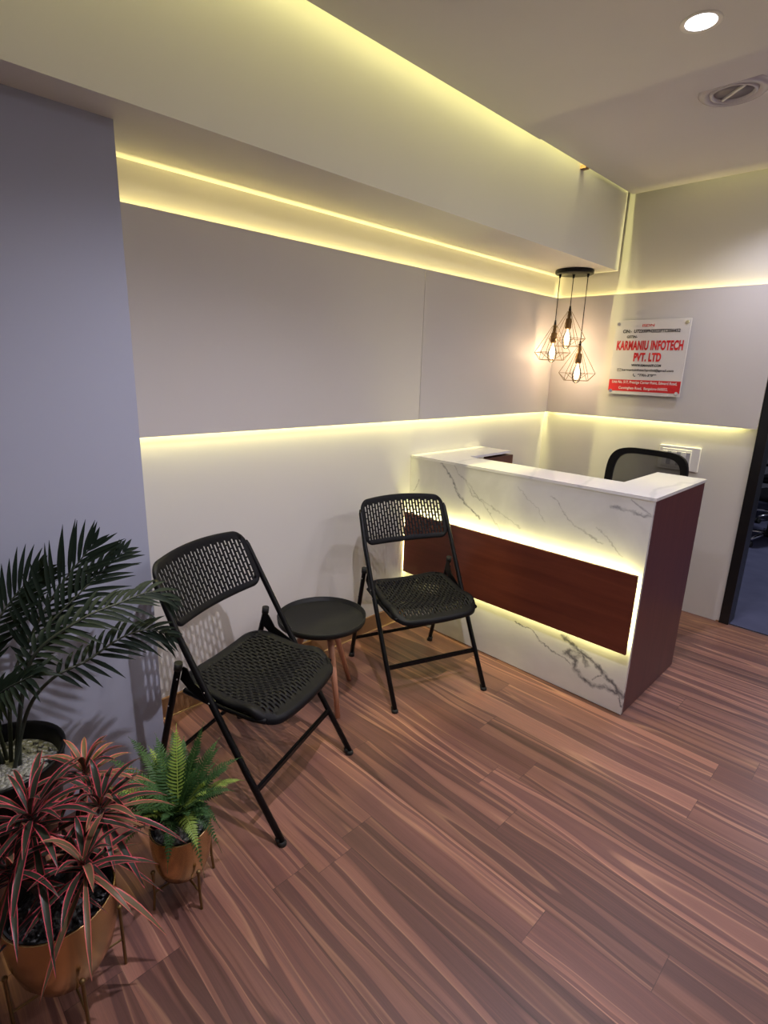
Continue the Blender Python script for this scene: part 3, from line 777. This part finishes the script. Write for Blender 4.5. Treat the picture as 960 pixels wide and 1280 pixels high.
def palm_frond(base, rachis, L, n_leaf, plane_n, t0=.0, seed=0, droop=.25, wl=.0064):
    """base: point at the pot, rachis: points; leaflets either side in the plane normal to plane_n"""
    rg = random.Random(seed)
    pts = catmull([base]+rachis, 8)
    bm = BM(); uvl = bm.loops.layers.uv.new('UVMap')
    m_ = len(pts)
    tube(bm, pts, [.0062*(1-.8*i/m_) for i in range(m_)], 6)
    for f in bm.faces: f.material_index = 1
    start = 8
    seg = pts[start:]
    # arc lengths
    acc = [0]
    for a,b in zip(seg, seg[1:]): acc.append(acc[-1]+(b-a).length)
    tot = acc[-1]
    for k in range(n_leaf):
        s = (t0+(1-t0)*(k+.5)/n_leaf)*tot
        i = max(j for j in range(len(acc)) if acc[j] <= s); i = min(i, len(seg)-2)
        fr_ = (s-acc[i])/max(1e-6,acc[i+1]-acc[i]); p = seg[i].lerp(seg[i+1], fr_); t = (seg[i+1]-seg[i]).normalized()
        q = (k+.5)/n_leaf
        ln = L*(.55+.9*q*(1.0-q)*2.2)*(1 if q<.85 else 1-.45*(q-.85)/.15)
        pn_ = Vector(plane_n).normalized()
        for sd in (-1,1):
            side = t.cross(pn_).normalized()*sd
            ang = math.radians(60-38*q + rg.uniform(-5,5))
            d = t*math.cos(ang)+side*math.sin(ang)+pn_*rg.uniform(-.12,.12)+pn_*.18
            d.normalize(); l_ = ln*rg.uniform(.88,1.08)
            end = p+d*l_+t*l_*.12+Vector((0,0,-droop*l_*rg.uniform(.5,1.2)))
            mid = p+d*l_*.55
            cv = bez(p, mid, end, 5)
            add_leaf(bm, uvl, cv, [wl*.35,wl*.85,wl,wl*.85,wl*.5,wl*.05], pn_, .3)
    return obj('frond', bm, [M['palm'],M['stem']], palm, fixn=False)
zb = .42
PN = (.85,-.35,.35)
palm_frond((.51,-3.715,zb), [(.50,-3.685,.65),(.49,-3.62,.78),(.48,-3.550,.88),(.48,-3.475,.965),(.485,-3.425,1.02)], .145, 17, PN, 0.22, 1, .05)
palm_frond((.52,-3.705,zb), [(.525,-3.67,.62),(.53,-3.62,.775),(.525,-3.49,.89),(.52,-3.353,.99)], .115, 18, PN, 0.22, 2, .25)
palm_frond((.535,-3.70,zb), [(.57,-3.68,.62),(.60,-3.636,.775),(.62,-3.524,.848),(.62,-3.416,.868),(.62,-3.323,.875),(.63,-3.262,.825)], .095, 22, (.6,-.3,.75), 0.15, 3, .45)
palm_frond((.545,-3.715,zb), [(.565,-3.665,.60),(.60,-3.604,.690),(.60,-3.511,.712),(.60,-3.42,.748),(.60,-3.337,.748),(.60,-3.262,.700)], .092, 17, (.8,-.3,.45), 0.25, 4, .4)
palm_frond((.50,-3.73,zb), [(.55,-3.76,.62),(.60,-3.78,.80),(.68,-3.80,.93),(.78,-3.80,1.0)], .13, 18, (.4,-.3,.9), 0.25, 5, .3)
palm_frond((.50,-3.74,zb), [(.49,-3.78,.66),(.50,-3.83,.84),(.53,-3.87,.97),(.56,-3.90,1.08)], .15, 18, PN, 0.2, 6, .1)
palm_frond((.52,-3.75,zb), [(.58,-3.76,.58),(.66,-3.74,.72),(.76,-3.68,.80),(.86,-3.62,.80)][:3]+[(.74,-3.67,.79)], .10, 14, (.5,-.2,.85), 0.2, 7, .5)
palm_frond((.49,-3.72,zb), [(.46,-3.73,.62),(.44,-3.72,.76),(.43,-3.64,.88),(.43,-3.56,.95)], .13, 18, PN, 0.2, 8, .1)
palm_frond((.53,-3.76,zb), [(.56,-3.82,.62),(.62,-3.88,.76),(.70,-3.95,.84)], .12, 16, (.4,-.2,.9), 0.2, 9, .4)

# --- brass pots on wire stands
def brass_pot(parent, cx, cy, z0, z1, r0, r1, bed, m='pebbles'):
    h = z1-z0
    bm = BM(); lathe(bm, [(0,0),(r0*.5,0),(r0*.78,h*.05),(r0,h*.14),(r0*.45+r1*.55,h*.32),(r1*.96,h*.55),(r1,h*.8),(r1,h-.002),(r1,h),(r1-.004,h+.001),(r1-.006,h-.004),(r1-.008,h-.035)], (cx,cy,z0), 48)
    obj('pot', bm, M['brass'], parent)
    bm = BM(); lathe(bm, [(r1-.0065,h-.001),(r1-.012,h-.002),(r1-.016,h-.04),(r1-.02,h-.045)], (cx,cy,z0), 40)
    obj('inner_pot', bm, M['rubber'], parent)
    pebble_bed(parent, cx, cy, z1-.038+bed, r1-.016, m)
def wire_stand(parent, cx, cy, r, ztop, zring, a0, sq=True, m='brasswire', splay=1.0):
    bm = BM(); C4 = [(cx+r*math.cos(a0+k*PI/2), cy+r*math.sin(a0+k*PI/2)) for k in range(4)]
    for (x,y) in C4:
        xb, yb = cx+(x-cx)*splay, cy+(y-cy)*splay
        tube(bm, [(x,y,ztop),(x,y,zring),(xb,yb,0)], .0042, 8)
        bmesh.ops.create_uvsphere(bm, u_segments=10, v_segments=6, radius=.0068, matrix=Matrix.Translation((x,y,ztop)))
    tube(bm, [(*C4[0],zring),(*C4[2],zring)], .003, 6); tube(bm, [(*C4[1],zring),(*C4[3],zring)], .003, 6)
    obj('pot_stand', bm, M[m], parent, smooth=True, angle=60)
RX, RY = .95,-3.72
rp = thing('potted_cordyline', 'pink edged cordyline in gold pot on wire stand at lower left corner', 'potted plant', (RX,RY,0))
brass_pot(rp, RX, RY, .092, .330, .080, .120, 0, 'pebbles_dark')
wire_stand(rp, RX, RY, .124, .19, .085, 0)
bm = BM(); 
RO = [((.885,-3.74,.505), 40, .25, .1), ((.80,-3.60,.50), 28, .19, .55), ((1.02,-3.675,.43), 26, .20, .25), ((.91,-3.60,.47), 28, .20, .5), ((.93,-3.80,.44), 22, .2, .1)]
for (c_,n_,l_,ww) in RO:
    tube(bm, catmull([(RX+(c_[0]-RX)*.15, RY+(c_[1]-RY)*.15,.30),(RX+(c_[0]-RX)*.7, RY+(c_[1]-RY)*.6,.38),c_], 4), .0075, 8)
obj('stem', bm, M['trunk'], rp)
rg = random.Random(11)
for ri,(c_,n_,l_,ww) in enumerate(RO):
    bm = BM(); uvl = bm.loops.layers.uv.new('UVMap')
    for k in range(n_):
        a = 2.399*k + ri; q = k/n_
        el = math.radians(70-92*q+rg.uniform(-9,9)); L_ = l_*rg.uniform(.70,1.0)*(.74+.36*q)
        d = Vector((math.cos(a)*math.cos(el), math.sin(a)*math.cos(el), math.sin(el)))
        p0 = Vector(c_)+Vector((0,0,.02-.05*q))
        a_ = a+rg.uniform(-.3,.3); p1 = p0+d*L_*.62; p2 = p0+d*L_*.80+Vector((math.cos(a_),math.sin(a_),0))*L_*.28+Vector((0,0,-1))*L_*(.16+.42*q)
        if p2.x < .34: p2.x = .34
        W_ = rg.uniform(.0062,.0092)
        cv = bez(p0,p1,p2,8)
        add_leaf(bm, uvl, cv, [W_*x for x in (.45,.62,.85,1,1,.92,.72,.42,.03)], Vector((0,0,1)), .35, 1 if rg.random()<ww else 0)
    obj('leaf_rosette', bm, [M['cordyline'],M['cordyline_warm']], rp, fixn=False)

# --- fern
FX, FY = .85,-3.385
fp = thing('potted_fern', 'bright green fern in small gold pot on wire legs beside folding chair', 'potted plant', (FX,FY,0))
brass_pot(fp, FX, FY, .066, .24, .066, .086, .012)
wire_stand(fp, FX, FY, .091, .13, .058, .05, splay=1.06)
def fern_frond(c0, tip, rise, seed, pale=0, n_l=26, L=.034):
    rg = random.Random(seed)
    p0 = Vector(c0); p2 = Vector(tip); p1 = (p0+p2)/2+Vector((0,0,rise))
    pts = bez(p0,p1,p2,16); bm = BM(); uvl = bm.loops.layers.uv.new('UVMap')
    tube(bm, pts, [.0022*(1-.8*i/17) for i in range(17)], 5)
    for k in range(n_l):
        q = .12+.87*(k+.5)/n_l; s = q*16; i = min(15,int(s)); p = pts[i].lerp(pts[i+1], s-i); t = (pts[i+1]-pts[i]).normalized()
        ll = L*math.sin(PI*min(1,(q+.08)**.8))**.6*(1.15-.6*q)
        side0 = t.cross(Vector((0,0,1))); side0 = side0.normalized() if side0.length>.05 else Vector((1,0,0))
        nn = side0.cross(t)
        for sd in (-1,1):
            d = (side0*sd*math.cos(.35)+t*math.sin(.35)+nn*rg.uniform(-.1,.25)).normalized()
            e = p+d*ll*rg.uniform(.85,1.1)
            add_leaf(bm, uvl, bez(p, (p+e)/2+nn*ll*.12, e-nn*ll*.12+t*ll*.15, 3), [.0016,.0027,.0020,.0003], nn, .15)
    return obj('frond', bm, M['fern_pale'] if pale else M['fern'], fp, fixn=False)
rg = random.Random(21)
c0 = (FX-.01,FY,.245)
spec = [((.74,-3.33,.49),.03,1),((.70,-3.38,.46),.04,0),((.86,-3.18,.36),.08,0),((.92,-3.21,.33),.08,1),((.80,-3.22,.42),.05,0),
        ((.66,-3.42,.40),.08,0),((.64,-3.52,.42),.07,0),((.70,-3.57,.36),.09,1),((.58,-3.42,.40),.08,0),((.84,-3.24,.42),.06,0),((.90,-3.24,.38),.07,0),((.95,-3.26,.34),.08,0),((.80,-3.27,.50),.03,0),((.99,-3.33,.20),.15,0),((.70,-3.49,.38),.08,0),((.62,-3.36,.36),.08,0),((.98,-3.38,.14),.17,0),((.95,-3.47,.20),.14,0),((.84,-3.55,.24),.13,0),
        ((.76,-3.53,.30),.12,0),((.90,-3.29,.30),.12,1),((.95,-3.31,.24),.13,0),((.78,-3.27,.45),.05,0),((.72,-3.30,.42),.06,0),((.66,-3.31,.42),.06,0),((1.00,-3.40,.25),.12,1)]
for i,(tp,rs,pl) in enumerate(spec): fern_frond(c0, tp, rs, 50+i, pl)
for k in range(58):
    a = rg.uniform(0,2*PI); d_ = rg.uniform(.08,.20); z = rg.uniform(.28,.40)
    fern_frond((FX+rg.uniform(-.03,.02),FY+rg.uniform(-.03,.03),.245), (FX-.03+math.cos(a)*d_-.02, FY+math.sin(a)*d_*.8, z), rg.uniform(.03,.07), 90+k, k%6==0, 20, .027)
